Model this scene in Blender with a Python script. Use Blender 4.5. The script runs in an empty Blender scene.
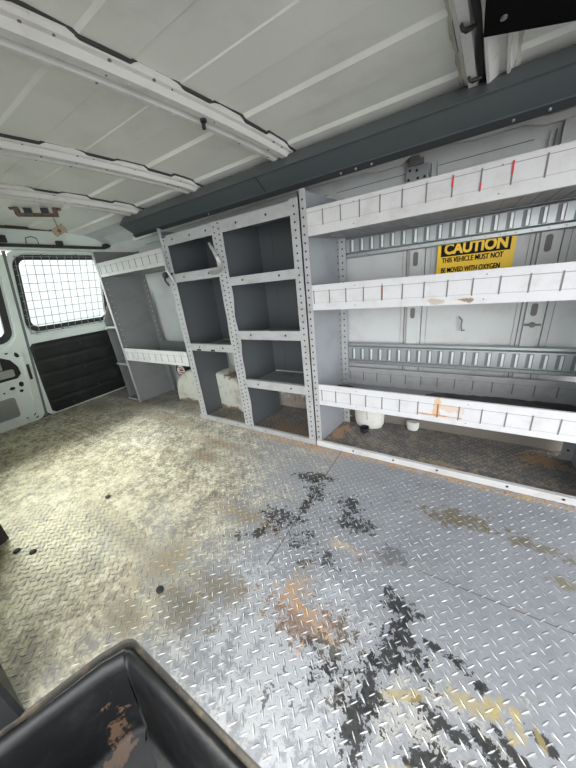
import bpy, bmesh, math, random
from mathutils import Vector, Matrix, noise
random.seed(7)
S = bpy.context.scene
COL = S.collection
PI = math.pi

# ------------------------------------------------------------------ materials
def nm(nt, t, **kw):
    n = nt.nodes.new(t)
    for k, v in kw.items():
        setattr(n, k, v)
    return n

def mathn(nt, op, a, b=None, c=None, clamp=False):
    n = nm(nt, 'ShaderNodeMath', operation=op); n.use_clamp = clamp
    for i, v in enumerate((a, b, c)):
        if v is None: continue
        if isinstance(v, (int, float)): n.inputs[i].default_value = v
        else: nt.links.new(v, n.inputs[i])
    return n.outputs[0]

def mixc(nt, fac, a, b):
    n = nm(nt, 'ShaderNodeMix', data_type='RGBA')
    for sock, v in ((n.inputs[0], fac), (n.inputs[6], a), (n.inputs[7], b)):
        if hasattr(v, 'is_linked'): nt.links.new(v, sock)
        elif isinstance(v, (int, float)): sock.default_value = v
        else: sock.default_value = (*v, 1)
    return n.outputs[2]

def ramp(nt, v, lo, hi):
    n = nm(nt, 'ShaderNodeMapRange', interpolation_type='SMOOTHSTEP')
    nt.links.new(v, n.inputs[0])
    n.inputs[1].default_value = lo; n.inputs[2].default_value = hi
    return n.outputs[0]

def noisen(nt, vec, scale, detail=4, rough=.6):
    n = nm(nt, 'ShaderNodeTexNoise')
    n.inputs['Scale'].default_value = scale; n.inputs['Detail'].default_value = detail
    n.inputs['Roughness'].default_value = rough
    nt.links.new(vec, n.inputs['Vector'])
    return n.outputs['Fac']

def newmat(name):
    m = bpy.data.materials.new(name); m.use_nodes = True
    nt = m.node_tree
    b = nt.nodes['Principled BSDF']
    tc = nm(nt, 'ShaderNodeNewGeometry')
    return m, nt, b, tc.outputs['Position']

def blob(nt, sep, fine, c, r, wob=.9, rot=0.0, edge=.25):
    """soft-edged irregular patch on the floor plane, 1 inside"""
    x = mathn(nt, 'SUBTRACT', sep[0], c[0]); y = mathn(nt, 'SUBTRACT', sep[1], c[1])
    if rot:
        ca, sa = math.cos(rot), math.sin(rot)
        x2 = mathn(nt, 'ADD', mathn(nt, 'MULTIPLY', x, ca), mathn(nt, 'MULTIPLY', y, sa))
        y2 = mathn(nt, 'SUBTRACT', mathn(nt, 'MULTIPLY', y, ca), mathn(nt, 'MULTIPLY', x, sa))
        x, y = x2, y2
    x = mathn(nt, 'DIVIDE', x, r[0]); y = mathn(nt, 'DIVIDE', y, r[1])
    d = mathn(nt, 'SQRT', mathn(nt, 'ADD', mathn(nt, 'MULTIPLY', x, x), mathn(nt, 'MULTIPLY', y, y)))
    v = mathn(nt, 'SUBTRACT', 1.0, d)
    v = mathn(nt, 'ADD', v, mathn(nt, 'MULTIPLY', mathn(nt, 'SUBTRACT', fine, .5), wob * 3))
    return ramp(nt, v, 0.0, edge)

def mat(name, color, rough=.5, metal=0.0, dirt=None, amount=.0, scale=9.0, bump=0.0, spots=(), fine=60.0, spec=.5):
    """painted or bare surface with uneven dirt; spots: (axes, centre, radii, colour, strength)"""
    m, nt, b, pos = newmat(name)
    c = color
    n1 = noisen(nt, pos, scale, 6, .65)
    if dirt is not None and amount > 0:
        f = mathn(nt, 'MULTIPLY', ramp(nt, n1, .45, .75), amount)
        c = mixc(nt, f, color, dirt)
        n2 = noisen(nt, pos, fine, 3, .7)
        f2 = mathn(nt, 'MULTIPLY', ramp(nt, n2, .6, .78), amount * .8)
        c = mixc(nt, f2, c, dirt)
    if spots:
        sx = nm(nt, 'ShaderNodeSeparateXYZ'); nt.links.new(pos, sx.inputs[0])
        n3 = noisen(nt, pos, 35, 5, .7)
        for axes, cc, rr, colr, st in spots:
            f = blob(nt, (sx.outputs[axes[0]], sx.outputs[axes[1]]), n3, cc, rr)
            c = mixc(nt, mathn(nt, 'MULTIPLY', f, st), c, colr)
    if hasattr(c, 'is_linked'): nt.links.new(c, b.inputs['Base Color'])
    else: b.inputs['Base Color'].default_value = (*c, 1)
    b.inputs['Roughness'].default_value = rough
    b.inputs['Metallic'].default_value = metal
    b.inputs['Specular IOR Level'].default_value = spec
    if bump:
        bn = nm(nt, 'ShaderNodeBump'); bn.inputs['Strength'].default_value = bump; bn.inputs['Distance'].default_value = .004
        nt.links.new(noisen(nt, pos, scale * 4, 4), bn.inputs['Height']); nt.links.new(bn.outputs[0], b.inputs['Normal'])
    return m

M = {}
M['body'] = mat('body_paint', (.76, .83, .785), .38, 0, (.45, .43, .38), .25, 5)
M['wall'] = mat('wall_paint', (.55, .57, .57), .4, 0, (.33, .31, .28), .36, 6, fine=90, spots=[((0, 2), (.1, .02), (.9, .20), (.17, .145, .115), .9), ((0, 2), (-1.0, .0), (.5, .13), (.2, .15, .1), .7)])  # first spot: shade low behind the wide shelf, put into the colour
M['roof'] = mat('roof_paint', (.83, .84, .79), .42, 0, (.42, .40, .35), .28, 3.5, fine=120)
M['bow'] = mat('bow_paint', (.72, .715, .69), .36, 0, (.36, .33, .29), .35, 9, fine=110)
M['beam'] = mat('beam_grey', (.088, .103, .110), .5, 0, (.13, .14, .14), .3, 6)
M['beam_dark'] = mat('beam_lip', (.035, .042, .045), .5)
M['lip'] = mat('shelf_lip_white', (.55, .55, .555), .45, .0, (.36, .33, .30), .42, 14, fine=80)
M['lip_mid'] = mat('shelf_lip_white_torn', (.56, .56, .58), .45, 0, (.38, .35, .33), .40, 14, fine=80, spots=[
    ((0, 2), (-.080, .722), (.026, .012), (.42, .36, .30), .9), ((0, 2), (.008, .722), (.032, .010), (.22, .14, .08), .95), ((0, 2), (-.012, .718), (.03, .008), (.62, .58, .52), .9),
    ((0, 2), (-.268, .765), (.003, .035), (.22, .13, .10), .7)])
M['lip_low'] = mat('shelf_lip_white_rusty', (.56, .56, .58), .45, 0, (.38, .35, .33), .36, 14, fine=80, spots=[
    ((0, 2), (-.045, .305), (.014, .06), (.55, .33, .13), .7), ((0, 2), (.00, .312), (.045, .016), (.55, .38, .22), .6),
    ((0, 2), (-.04, .275), (.09, .004), (.45, .20, .08), .85)])
M['grey'] = mat('rack_grey', (.40, .405, .415), .42, .15, (.22, .19, .16), .45, 16, fine=70)
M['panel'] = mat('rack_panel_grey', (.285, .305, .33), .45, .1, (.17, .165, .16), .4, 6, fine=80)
M['panel_shaded'] = mat('bin_panel_shaded', (.082, .092, .10), .48, .1, (.09, .085, .08), .5, 7, fine=60)  # panel grey with the shade inside the bins put into the colour
M['panel_rear'] = mat('rear_panel_grey', (.175, .182, .185), .5, .05, (.11, .108, .10), .5, 7, fine=60)
M['deck'] = mat('deck_grey', (.30, .31, .32), .42, .35, (.16, .13, .10), .5, 12, fine=60)
M['deck_bin'] = mat('bin_deck_grey', (.26, .275, .29), .45, .2, (.17, .11, .065), .85, 9, fine=50)
M['galv'] = mat('galvanised', (.40, .43, .44), .38, .7, (.34, .34, .33), .5, 20, fine=120)
M['galv_dark'] = mat('galvanised_recess', (.20, .21, .21), .5, .4)
M['galv_lite'] = mat('galvanised_lip', (.72, .75, .76), .4, .4)
M['hole'] = mat('hole_black', (.018, .018, .018), .8)
M['groove'] = mat('groove_grey', (.16, .155, .15), .6)
M['groove_lite'] = mat('groove_light', (.40, .39, .38), .6)
M['line'] = mat('seam_line', (.27, .27, .27), .6)
M['seal'] = mat('door_seal_grey', (.16, .18, .17), .6)
M['red'] = mat('red_mark', (.55, .03, .04), .5)
M['rustslot'] = mat('rusty_slot', (.22, .09, .05), .7)
M['black'] = mat('black_plastic', (.020, .021, .022), .42, 0, (.07, .065, .06), .35, 10)
M['doorpanel'] = mat('door_trim_black', (.013, .016, .016), .5, 0, (.05, .055, .05), .4, 8)
M['rubber'] = mat('rubber', (.03, .033, .034), .6)
M['sealant'] = mat('sealant_dark', (.045, .042, .04), .6)
M['caulk'] = mat('sealant_cream', (.50, .48, .42), .7, 0, (.25, .23, .2), .6, 40)
M['yellow'] = mat('sign_yellow', (.95, .60, .008), .4, 0, (.7, .42, .02), .15, 30)
M['ink'] = mat('sign_black', (.012, .012, .012), .7, spec=.2)
M['matt_black'] = mat('board_black', (.006, .006, .006), .9, spec=.05)
M['rust'] = mat('rusty_metal', (.16, .11, .08), .6, .3, (.07, .04, .025), .8, 45, bump=.5)
M['rust_pale'] = mat('rusty_plate', (.42, .34, .24), .6, .2, (.17, .09, .05), .9, 60, bump=.4)
M['can'] = mat('white_plastic', (.70, .70, .66), .45, 0, (.42, .38, .3), .4, 14)
M['arch'] = mat('arch_white', (.66, .67, .60), .5, 0, (.26, .15, .08), .62, 11, fine=45, bump=.3, spots=[
    ((0, 2), (-1.33, .27), (.06, .03), (.18, .08, .04), .8), ((0, 2), (-1.24, .15), (.02, .10), (.2, .09, .05), .8),
    ((0, 2), (-1.6, .0), (.5, .035), (.2, .12, .07), .9)])
M['wire'] = mat('screen_wire', (.34, .35, .35), .45, .2)
M['flake'] = mat('rust_flakes', (.34, .20, .11), .9, 0, (.62, .50, .36), .8, 60)
M['sticker'] = mat('sticker_white', (.80, .76, .76), .5)
M['bronze'] = mat('bent_strip_grey', (.36, .36, .36), .4, .4)

# window glass: clear, with a Fresnel reflection
m, nt, b, pos = newmat('window_glass')
nt.nodes.remove(b)
tr = nm(nt, 'ShaderNodeBsdfTransparent'); tr.inputs[0].default_value = (.93, .97, .96, 1)
gl = nm(nt, 'ShaderNodeBsdfGlossy'); gl.inputs['Roughness'].default_value = .02
fr = nm(nt, 'ShaderNodeFresnel'); fr.inputs[0].default_value = 1.45
mx = nm(nt, 'ShaderNodeMixShader')
nt.links.new(fr.outputs[0], mx.inputs[0]); nt.links.new(tr.outputs[0], mx.inputs[1]); nt.links.new(gl.outputs[0], mx.inputs[2])
nt.links.new(mx.outputs[0], nt.nodes['Material Output'].inputs[0])
M['glass'] = m

# step well plastic with a worn, muddy patch on its bottom
M['well'] = mat('well_plastic', (.008, .009, .010), .45, 0, (.035, .036, .035), .5, 14, bump=.25, fine=50, spots=[
    ((0, 1), (-.640, -.004), (.028, .044), (.20, .125, .08), .8), ((0, 1), (-.58, -.03), (.05, .02), (.07, .045, .03), .6)])
M['well_rim'] = mat('well_rim_worn', (.10, .095, .085), .6, .2, (.33, .25, .17), .8, 22, bump=.3, fine=50)

# diamond plate floor
def floor_material():
    m, nt, b, pos = newmat('diamond_plate')
    sx = nm(nt, 'ShaderNodeSeparateXYZ'); nt.links.new(pos, sx.inputs[0])
    X, Y, Z = sx.outputs
    big = noisen(nt, pos, 2.6, 5, .62)
    mid = noisen(nt, pos, 9, 6, .68)
    fine = noisen(nt, pos, 30, 6, .72)
    grit = noisen(nt, pos, 95, 4, .7)
    midc = ramp(nt, mid, .33, .67); finec = ramp(nt, fine, .34, .66); gritc = ramp(nt, grit, .34, .66)
    def lin(*tw):
        o = None
        for v, k in tw:
            p = mathn(nt, 'MULTIPLY', v, k); o = p if o is None else mathn(nt, 'ADD', o, p)
        return o
    torn = lin((midc, .30), (finec, .40), (gritc, .30))          # ragged edges
    top = ramp(nt, Z, .0005, .0014)
    low = mathn(nt, 'SUBTRACT', 1.0, top)
    xy = (X, Y)
    c = mixc(nt, lin((midc, .6), (finec, .4)), (.335, .35, .385), (.225, .237, .26))
    PALE = (.48, .495, .53)
    def cover(c, f, col, st=1.0):
        return mixc(nt, mathn(nt, 'MULTIPLY', f, st), c, col)
    # plate is dirtiest towards the back; its yellow also holds painted-in light
    back = ramp(nt, lin((X, -1), (big, 1.3), (torn, .5)), 1.25, 2.25)
    near = mathn(nt, 'MULTIPLY', back, ramp(nt, lin((Y, 1), (big, .8)), 1.55, .75))
    c = cover(c, back, mixc(nt, ramp(nt, torn, .18, .72), (.165, .15, .12), (.56, .52, .44)), .86)
    c = cover(c, near, mixc(nt, ramp(nt, torn, .18, .74), (.21, .165, .08), (.88, .79, .50)), .86)
    side = mathn(nt, 'MULTIPLY', ramp(nt, lin((X, 1), (big, .9), (torn, .5)), -.55, -.10), ramp(nt, lin((Y, 1), (mid, .3)), .85, .40))
    c = cover(c, mathn(nt, 'MULTIPLY', side, near), mixc(nt, ramp(nt, torn, .25, .75), (.125, .105, .06), (.50, .44, .30)), .70)
    c = cover(c, mathn(nt, 'MULTIPLY', low, back), (.17, .14, .085), .34)
    c = cover(c, mathn(nt, 'MULTIPLY', top, back), (.86, .83, .72), .45)  # paler tread tops paint highlights into the colour
    c = cover(c, mathn(nt, 'MULTIPLY', ramp(nt, torn, .60, .74), back), (.72, .69, .60), .75)
    c = cover(c, mathn(nt, 'MULTIPLY', ramp(nt, torn, .40, .24), mathn(nt, 'ADD', .25, mathn(nt, 'MULTIPLY', back, .5))), (.13, .115, .085), .9)
    # fine specks of dirt everywhere
    c = cover(c, mathn(nt, 'MULTIPLY', ramp(nt, grit, .62, .72), low), (.14, .13, .12), .55)
    def put(c, cen, r, col, st=1.0, peak=.8, wob=.9, rot=0.0, edge=.3, keep_tops=True):
        x = mathn(nt, 'SUBTRACT', X, cen[0]); y = mathn(nt, 'SUBTRACT', Y, cen[1])
        ca, sa = math.cos(rot), math.sin(rot)
        xr = lin((x, ca / r[0]), (y, sa / r[0])); yr = lin((y, ca / r[1]), (x, -sa / r[1]))
        d = mathn(nt, 'SQRT', mathn(nt, 'ADD', mathn(nt, 'MULTIPLY', xr, xr), mathn(nt, 'MULTIPLY', yr, yr)))
        v = mathn(nt, 'ADD', mathn(nt, 'SUBTRACT', peak - wob * 1.5, d), mathn(nt, 'MULTIPLY', torn, 3 * wob))
        f = ramp(nt, v, 0, edge)
        if keep_tops: f = mathn(nt, 'MULTIPLY', f, mathn(nt, 'SUBTRACT', 1.0, mathn(nt, 'MULTIPLY', top, .75)))
        return cover(c, f, col, st)
    c = put(c, (-.30, .32), (.36, .30), PALE, .75, .85, .75, .2, .5, False)
    BL = (.022, .023, .025)
    # dust and rust under the shelves
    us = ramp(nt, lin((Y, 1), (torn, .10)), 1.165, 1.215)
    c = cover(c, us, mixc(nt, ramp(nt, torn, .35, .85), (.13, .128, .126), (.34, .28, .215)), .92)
    for cen, r, col, st in [((-.53, 1.30), (.06, .18), (.44, .27, .15), .9), ((-.02, 1.20), (.16, .035), (.44, .34, .23), .7),
                            ((.36, 1.38), (.10, .06), (.40, .25, .14), .85), ((-.85, 1.22), (.24, .10), (.23, .14, .085), .8),
                            ((-1.3, 1.2), (.15, .06), (.20, .13, .08), .7),
                            ((-.62, 1.10), (.40, .028), (.46, .28, .15), .8), ((-.1, 1.112), (.55, .014), (.46, .30, .17), .8),
                            ((.3, 1.10), (.4, .016), (.46, .34, .2), .7), ((-.50, 1.06), (.10, .05), (.50, .36, .24), .45),
                            ((-1.12, .80), (.12, .05), (.22, .15, .08), .75), ((-1.10, .93), (.22, .035), (.27, .18, .10), .6),
                            ((-1.75, 1.02), (.40, .05), (.27, .20, .12), .6), ((-2.55, .95), (.18, .10), (.20, .175, .14), .7), ((-2.2, 1.1), (.22, .06), (.28, .2, .12), .6),
                            ((.06, .90), (.17, .05), (.15, .12, .06), .75), ((.26, .88), (.14, .03), (.16, .13, .07), .6), ((.33, .78), (.05, .02), (.20, .16, .06), .6),
                            ((-.77, .30), (.09, .10), (.25, .18, .09), .7), ((-.60, .24), (.12, .06), (.13, .11, .075), .75), ((-.74, .14), (.08, .05), (.15, .13, .08), .7),
                            ((-.55, .33), (.12, .06), (.17, .135, .09), .7), ((-1.05, .30), (.3, .04), (.24, .20, .12), .5),
                            ((-.62, .58), (.20, .05), (.25, .18, .10), .65), ((-.25, .62), (.10, .022), (.54, .42, .32), .7), ((-.19, .60), (.018, .02), (.2, .12, .07), .8),
                            ((-.10, .66), (.06, .05), (.12, .12, .125), .7)]:
        c = put(c, cen, r, col, st, .8, .75)
    for cen, r, rot, pk in [((-.50, .88), (.09, .035), .1, .75), ((-.45, .82), (.05, .06), 0, .7), ((-.29, .80), (.06, .05), 0, .55), ((-.25, .72), (.07, .03), .1, .7),
                            ((-.50, .63), (.10, .06), .2, .55), ((-.455, .72), (.02, .12), 0, .6), ((-.56, .53), (.10, .022), .6, .5), ((-.40, .60), (.08, .10), 0, .2), ((-.3, .55), (.1, .05), 0, .15)]:
        c = put(c, cen, r, BL, .88, pk + .16, 1.0, rot, .25)
    # rust
    for cen, r, col, st, rot in [((-.33, .44), (.06, .09), (.40, .27, .17), .6, .2), ((-.27, .365), (.14, .065), (.24, .15, .10), .85, .1), ((-.30, .40), (.11, .03), (.50, .31, .18), .8, -.25),
                                 ((-.225, .372), (.06, .016), (.56, .38, .24), .75, -.2), ((-.255, .315), (.012, .035), (.62, .42, .27), .8, 0)]:
        c = put(c, cen, r, col, st, .8, .9, rot)
    c = put(c, (-.235, .335), (.05, .02), BL, .8, .7, 1, .2)
    c = put(c, (-.36, .50), (.10, .05), (.06, .05, .045), .8, .25, 1, 0)
    # pale peeled layer, painted tread shadows, then black worn-through paint near the door
    c = put(c, (-.01, .33), (.26, .15), (.44, .43, .40), .75, .55, .9, .1, .35, False)
    c = put(c, (-.15, .33), (.28, .16), (.07, .068, .065), .85, .12, 1.0, .1)
    c = put(c, (.10, .30), (.2, .10), (.07, .068, .065), .85, .15, 1.0, .1)
    for cen, r, rot, pk in [((-.068, .515), (.05, .035), -.3, .9), ((-.040, .465), (.055, .035), -.7, .85), ((.03, .468), (.055, .010), -.15, .9), ((.080, .455), (.035, .009), -.5, .9), ((.115, .44), (.012, .012), 0, .9),
                            ((-.07, .40), (.035, .06), .1, .75), ((-.088, .33), (.03, .06), .1, .8), ((-.095, .26), (.035, .06), .1, .8), ((-.16, .32), (.05, .02), .5, .5), ((-.2, .29), (.06, .03), .3, .35),
                            ((.055, .345), (.06, .018), -.1, .9), ((.115, .352), (.04, .012), -.5, .9), ((.165, .365), (.05, .010), -.6, .9), ((.02, .28), (.06, .022), .2, .75), ((.0, .40), (.10, .05), 0, .2), ((.22, .40), (.03, .01), -.5, .9)]:
        c = put(c, cen, r, BL, .93, pk, .85, rot, .15)
    for cen, r, rot in [((.135, .415), (.014, .020), .3), ((.150, .432), (.010, .012), 0), ((.172, .428), (.012, .010), .6), ((.178, .405), (.006, .028), .25), ((.165, .385), (.012, .014), 0), ((.208, .405), (.006, .020), .4), ((.10, .40), (.06, .018), .1), ((-.02, .35), (.05, .012), .5), ((.0, .24), (.06, .015), .3)]:
        c = put(c, cen, r, (.42, .33, .13), .55, 1.0, .35, rot, .4, False)
    # seams between the plates
    def seam(c, a, lo, hi, at, w):
        d = mathn(nt, 'ABSOLUTE', mathn(nt, 'SUBTRACT', xy[1 - a], at))
        f = mathn(nt, 'LESS_THAN', d, w)
        f = mathn(nt, 'MULTIPLY', f, mathn(nt, 'GREATER_THAN', xy[a], lo)); f = mathn(nt, 'MULTIPLY', f, mathn(nt, 'LESS_THAN', xy[a], hi))
        return cover(c, f, (.10, .08, .06), .85)
    c = seam(c, 0, -.03, 2, .645, .0014)
    c = seam(c, 1, .45, 1.13, -.452, .0022)
    c = seam(c, 0, -1.6, -.45, .72, .0010)
    c = cover(c, top, (.62, .62, .62), .38)                       # treads are rubbed bare on top
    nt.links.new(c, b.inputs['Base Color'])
    nt.links.new(mathn(nt, 'ADD', .12, mathn(nt, 'MULTIPLY', top, .42)), b.inputs['Metallic'])
    nt.links.new(lin((torn, .30), (low, .10)), b.inputs['Roughness'])
    b.inputs['Roughness'].default_value = .4
    rg = mathn(nt, 'ADD', .20, lin((torn, .26), (low, .16)))
    nt.links.new(rg, b.inputs['Roughness'])
    bn = nm(nt, 'ShaderNodeBump'); bn.inputs['Strength'].default_value = .25; bn.inputs['Distance'].default_value = .002
    nt.links.new(torn, bn.inputs['Height']); nt.links.new(bn.outputs[0], b.inputs['Normal'])
    return m
M['floor'] = floor_material()

# ------------------------------------------------------------------ mesh helper
class MB:
    def __init__(s): s.v = []; s.f = []; s.mi = []
    def add(s, vs, fs, mi=0):
        o = len(s.v); s.v += [tuple(v) for v in vs]
        s.f += [tuple(i + o for i in f) for f in fs]; s.mi += [mi] * len(fs)
    def box(s, x0, x1, y0, y1, z0, z1, mi=0):
        vs = [(x, y, z) for x in (x0, x1) for y in (y0, y1) for z in (z0, z1)]
        s.add(vs, [(0, 1, 3, 2), (4, 6, 7, 5), (0, 4, 5, 1), (2, 3, 7, 6), (0, 2, 6, 4), (1, 5, 7, 3)], mi)
    def prism(s, poly, fn, a, b, mi=0):
        """poly of 2D points swept from a to b; fn(p, t) -> xyz"""
        n = len(poly)
        vs = [fn(p, a) for p in poly] + [fn(p, b) for p in poly]
        fs = [tuple(range(n))[::-1], tuple(range(n, 2 * n))] + [(i, (i + 1) % n, n + (i + 1) % n, n + i) for i in range(n)]
        s.add(vs, fs, mi)
    def loft(s, rings, closed=True, caps=(False, False), mi=0):
        n = len(rings[0]); vs = [p for r in rings for p in r]; fs = []
        for k in range(len(rings) - 1):
            for i in range(n if closed else n - 1):
                j = (i + 1) % n
                fs.append((k * n + i, k * n + j, (k + 1) * n + j, (k + 1) * n + i))
        if caps[0]: fs.append(tuple(range(n))[::-1])
        if caps[1]: fs.append(tuple(range((len(rings) - 1) * n, len(rings) * n)))
        s.add(vs, fs, mi)
    def tube(s, pts, r, n=8, mi=0):
        pts = [Vector(p) for p in pts]; rings = []
        for i, p in enumerate(pts):
            d = (pts[min(i + 1, len(pts) - 1)] - pts[max(i - 1, 0)]).normalized()
            a = d.orthogonal().normalized() if abs(d.z) > .9 else d.cross(Vector((0, 0, 1))).normalized()
            b2 = d.cross(a)
            rr = r[i] if isinstance(r, (list, tuple)) else r
            rings.append([tuple(p + rr * (math.cos(t) * a + math.sin(t) * b2)) for t in [2 * PI * k / n for k in range(n)]])
        s.loft(rings, True, (True, True), mi)
    def disc(s, c, ax, r, h, n=8, mi=0, r2=None):
        """short cylinder centred on c along axis ax (0,1,2)"""
        u, w = [(1, 2), (2, 0), (0, 1)][ax]; rings = []
        for e in (-h / 2, h / 2):
            ring = []
            for k in range(n):
                t = 2 * PI * k / n; p = [0, 0, 0]; p[ax] = c[ax] + e
                p[u] = c[u] + r * math.cos(t); p[w] = c[w] + (r2 or r) * math.sin(t); ring.append(tuple(p))
            rings.append(ring)
        s.loft(rings, True, (True, True), mi)
    def build(s, name, mats, parent=None, bevel=0, smooth=False):
        me = bpy.data.meshes.new(name); me.from_pydata(s.v, [], s.f)
        for m in (mats if isinstance(mats, (list, tuple)) else [mats]): me.materials.append(M[m])
        me.polygons.foreach_set('material_index', s.mi)
        bm = bmesh.new(); bm.from_mesh(me); bmesh.ops.recalc_face_normals(bm, faces=bm.faces); bm.to_mesh(me); bm.free()
        if smooth:
            me.polygons.foreach_set('use_smooth', [True] * len(me.polygons))
        me.update()
        o = bpy.data.objects.new(name, me); COL.objects.link(o)
        if parent is not None:
            o.parent = parent
            o.matrix_parent_inverse = Matrix.Translation(-parent.location)
        if bevel:
            b = o.modifiers.new('edge', 'BEVEL'); b.width = bevel; b.segments = 2; b.limit_method = 'ANGLE'; b.angle_limit = math.radians(40)
        return o

def tag(o, label, cat, group=None, kind=None):
    o['label'] = label; o['category'] = cat
    if group: o['group'] = group
    if kind: o['kind'] = kind
    return o
def thing(name, label, cat, loc, group=None):
    o = bpy.data.objects.new(name, None); COL.objects.link(o); o.location = loc; o.empty_display_size = .05
    bpy.context.view_layer.update()
    return tag(o, label, cat, group)
def struct(o, label, cat=None):
    o['kind'] = 'structure'; o['label'] = label
    o['category'] = cat or 'structure'
    return o

def rrect(x0, x1, y0, y1, r, n=5):
    pts = []
    for cx, cy, a in ((x1 - r, y1 - r, 0), (x0 + r, y1 - r, PI / 2), (x0 + r, y0 + r, PI), (x1 - r, y0 + r, 1.5 * PI)):
        for k in range(n + 1):
            t = a + k / n * PI / 2; pts.append((cx + r * math.cos(t), cy + r * math.sin(t)))
    return pts

YF = 1.1355      # face of the shelving
YB = 1.43        # its back

# ------------------------------------------------------------------ floor
def well_outline(off=0.0):
    """outline of the step well, shrunk by off"""
    pts = [(-.83 + off, -.28 + off), (-.757 + off, -.088), (-.708 + off * 1.02, .058 - off * .3)]
    cx, cy, r = -.648, .081, .042
    for k in range(7):
        t = math.radians(160 - 70 * k / 6)
        pts.append((cx + r * math.cos(t) + off * (1 if k < 4 else .8), cy + r * math.sin(t) - off * (.6 if k < 3 else 1)))
    pts += [(-.3, .123 - off), (.1, .123 - off), (.56 - off, .123 - off), (.56 - off, -.28 + off)]
    return pts
fl = MB()
w = well_outline()
poly = [(-2.86, 1.52), (-2.86, -.088), (-.757, -.088)] + w[2:-1] + [(.56, -.088), (1.1, -.088), (1.1, 1.52)]
fl.add([(x, y, 0) for x, y in poly] + [(x, y, -.02) for x, y in poly],
       [tuple(range(len(poly)))[::-1]] + [(i, (i + 1) % len(poly), len(poly) + (i + 1) % len(poly), len(poly) + i) for i in range(len(poly))])
P = .030
nx = int(3.7 / P); ny = int(1.58 / P)
def in_well(x, y):
    if y > .136: return False
    if y > -.088 and x < -.757 + (y + .088) * .40 - .012: return False
    return True
for i, j, kind_ in [(i, j, k) for i in range(nx) for j in range(ny) for k in (0, 1)]:
        x = -2.84 + (i + .5 * kind_) * P; y = -.072 + (j + .5 * kind_) * P
        if x > .80 or y > 1.49 or in_well(x, y): continue
        a = -PI / 4 if kind_ else PI / 4
        a += random.uniform(-.08, .08)
        ca, sa = math.cos(a), math.sin(a)
        L, Wd, h = random.uniform(.0105, .0122), random.uniform(.0022, .0031), random.uniform(.0013, .0022)
        loc = [(-L, 0, 0), (-L * .5, -Wd * .8, 0), (0, -Wd, 0), (L * .5, -Wd * .8, 0), (L, 0, 0), (L * .5, Wd * .8, 0), (0, Wd, 0), (-L * .5, Wd * .8, 0),
               (-L * .55, 0, h * .75), (0, 0, h), (L * .55, 0, h * .75)]
        fl.add([(x + p[0] * ca - p[1] * sa, y + p[0] * sa + p[1] * ca, p[2] + .0001) for p in loc],
               [(0, 1, 8), (1, 2, 9, 8), (2, 3, 10, 9), (3, 4, 10), (4, 5, 10), (5, 6, 9, 10), (6, 7, 8, 9), (7, 0, 8)])
floor = fl.build('floor', 'floor')
struct(floor, 'worn diamond plate van floor with yellowish dirt and painted-in light and black paint patches', 'floor')

# step well
root = thing('step_well', 'black plastic step well sunk into the floor by the side door', 'step well', (-.1, -.08, -.26))
rim = MB()
def lift(pts, z): return [(x, y, z) for x, y in pts]
rim.loft([lift(well_outline(.0005), -.001), lift(well_outline(.002), -.014), lift(well_outline(.012), -.016)])
rim.build('metal_edge', 'well_rim', root)
tub = MB()
tub.loft([lift(well_outline(.010), -.020), lift(well_outline(.014), -.008), lift(well_outline(.022), -.006), lift(well_outline(.034), -.014), lift(well_outline(.040), -.04),
          lift(well_outline(.062), -.235), lift(well_outline(.075), -.25)], True, (False, True))
tub.build('tub', 'well', root, smooth=True)

# bolts in the floor
for x, y, lab in [(-.705, .236, 'small dark oval floor bolt nearest the step well'), (-1.305, .383, 'small dark oval floor bolt alone in the yellowish middle of the floor'),
                  (-1.273, .094, 'right one of two small dark floor bolts side by side near the left photo edge'), (-1.340, .065, 'left one of two small dark floor bolts side by side near the left photo edge')]:
    b_ = MB(); n = 14; rings = []
    for rr, z in ((.0135, .0), (.0135, .003), (.010, .0052), (.004, .0058)):
        rings.append([(x + rr * math.cos(2 * PI * k / n), y + rr * .8 * math.sin(2 * PI * k / n), z) for k in range(n)])
    b_.loft(rings, True, (True, True))
    o = b_.build('floor_bolt', 'hole', smooth=True); tag(o, lab, 'bolt', 'bolts in the floor')

# ------------------------------------------------------------------ roof
def skin(y): return 1.372 - .075 * (y - .66) ** 2
def bowz(y): return 1.336 - .070 * (y - .66) ** 2
STEP = .1185
def corrug(y):
    t = (y - .463 + 10 * 2 * STEP) / (2 * STEP); fr_ = t - math.floor(t)   # 0..1 over two strips
    w_ = .055
    if fr_ < w_: return fr_ / w_
    if fr_ < .5: return 1
    if fr_ < .5 + w_: return 1 - (fr_ - .5) / w_
    return 0
ys = sorted(set([round(-.02 + 1.30 * k / 60, 4) for k in range(61)] +
    [round(.463 + STEP * k + e, 4) for k in range(-4, 7) for e in (-.001, 0, .0065, .013, .014)]))
ys = [y for y in ys if -.05 <= y <= 1.29]
rf = MB()
lower = [(y, skin(y) - .008 * corrug(y)) for y in ys]
prof = lower + [(ys[-1], lower[-1][1] + .03), (ys[0], lower[0][1] + .03)]
xs = [-2.62, -1.86, -1.30, -.76, -.02, .6, 1.1]
rf.loft([[(x, y, z) for y, z in prof] for x in xs], True, (True, True))
ceil = rf.build('ceiling', 'roof')
struct(ceil, 'off white ribbed van roof skin', 'ceiling')

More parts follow.
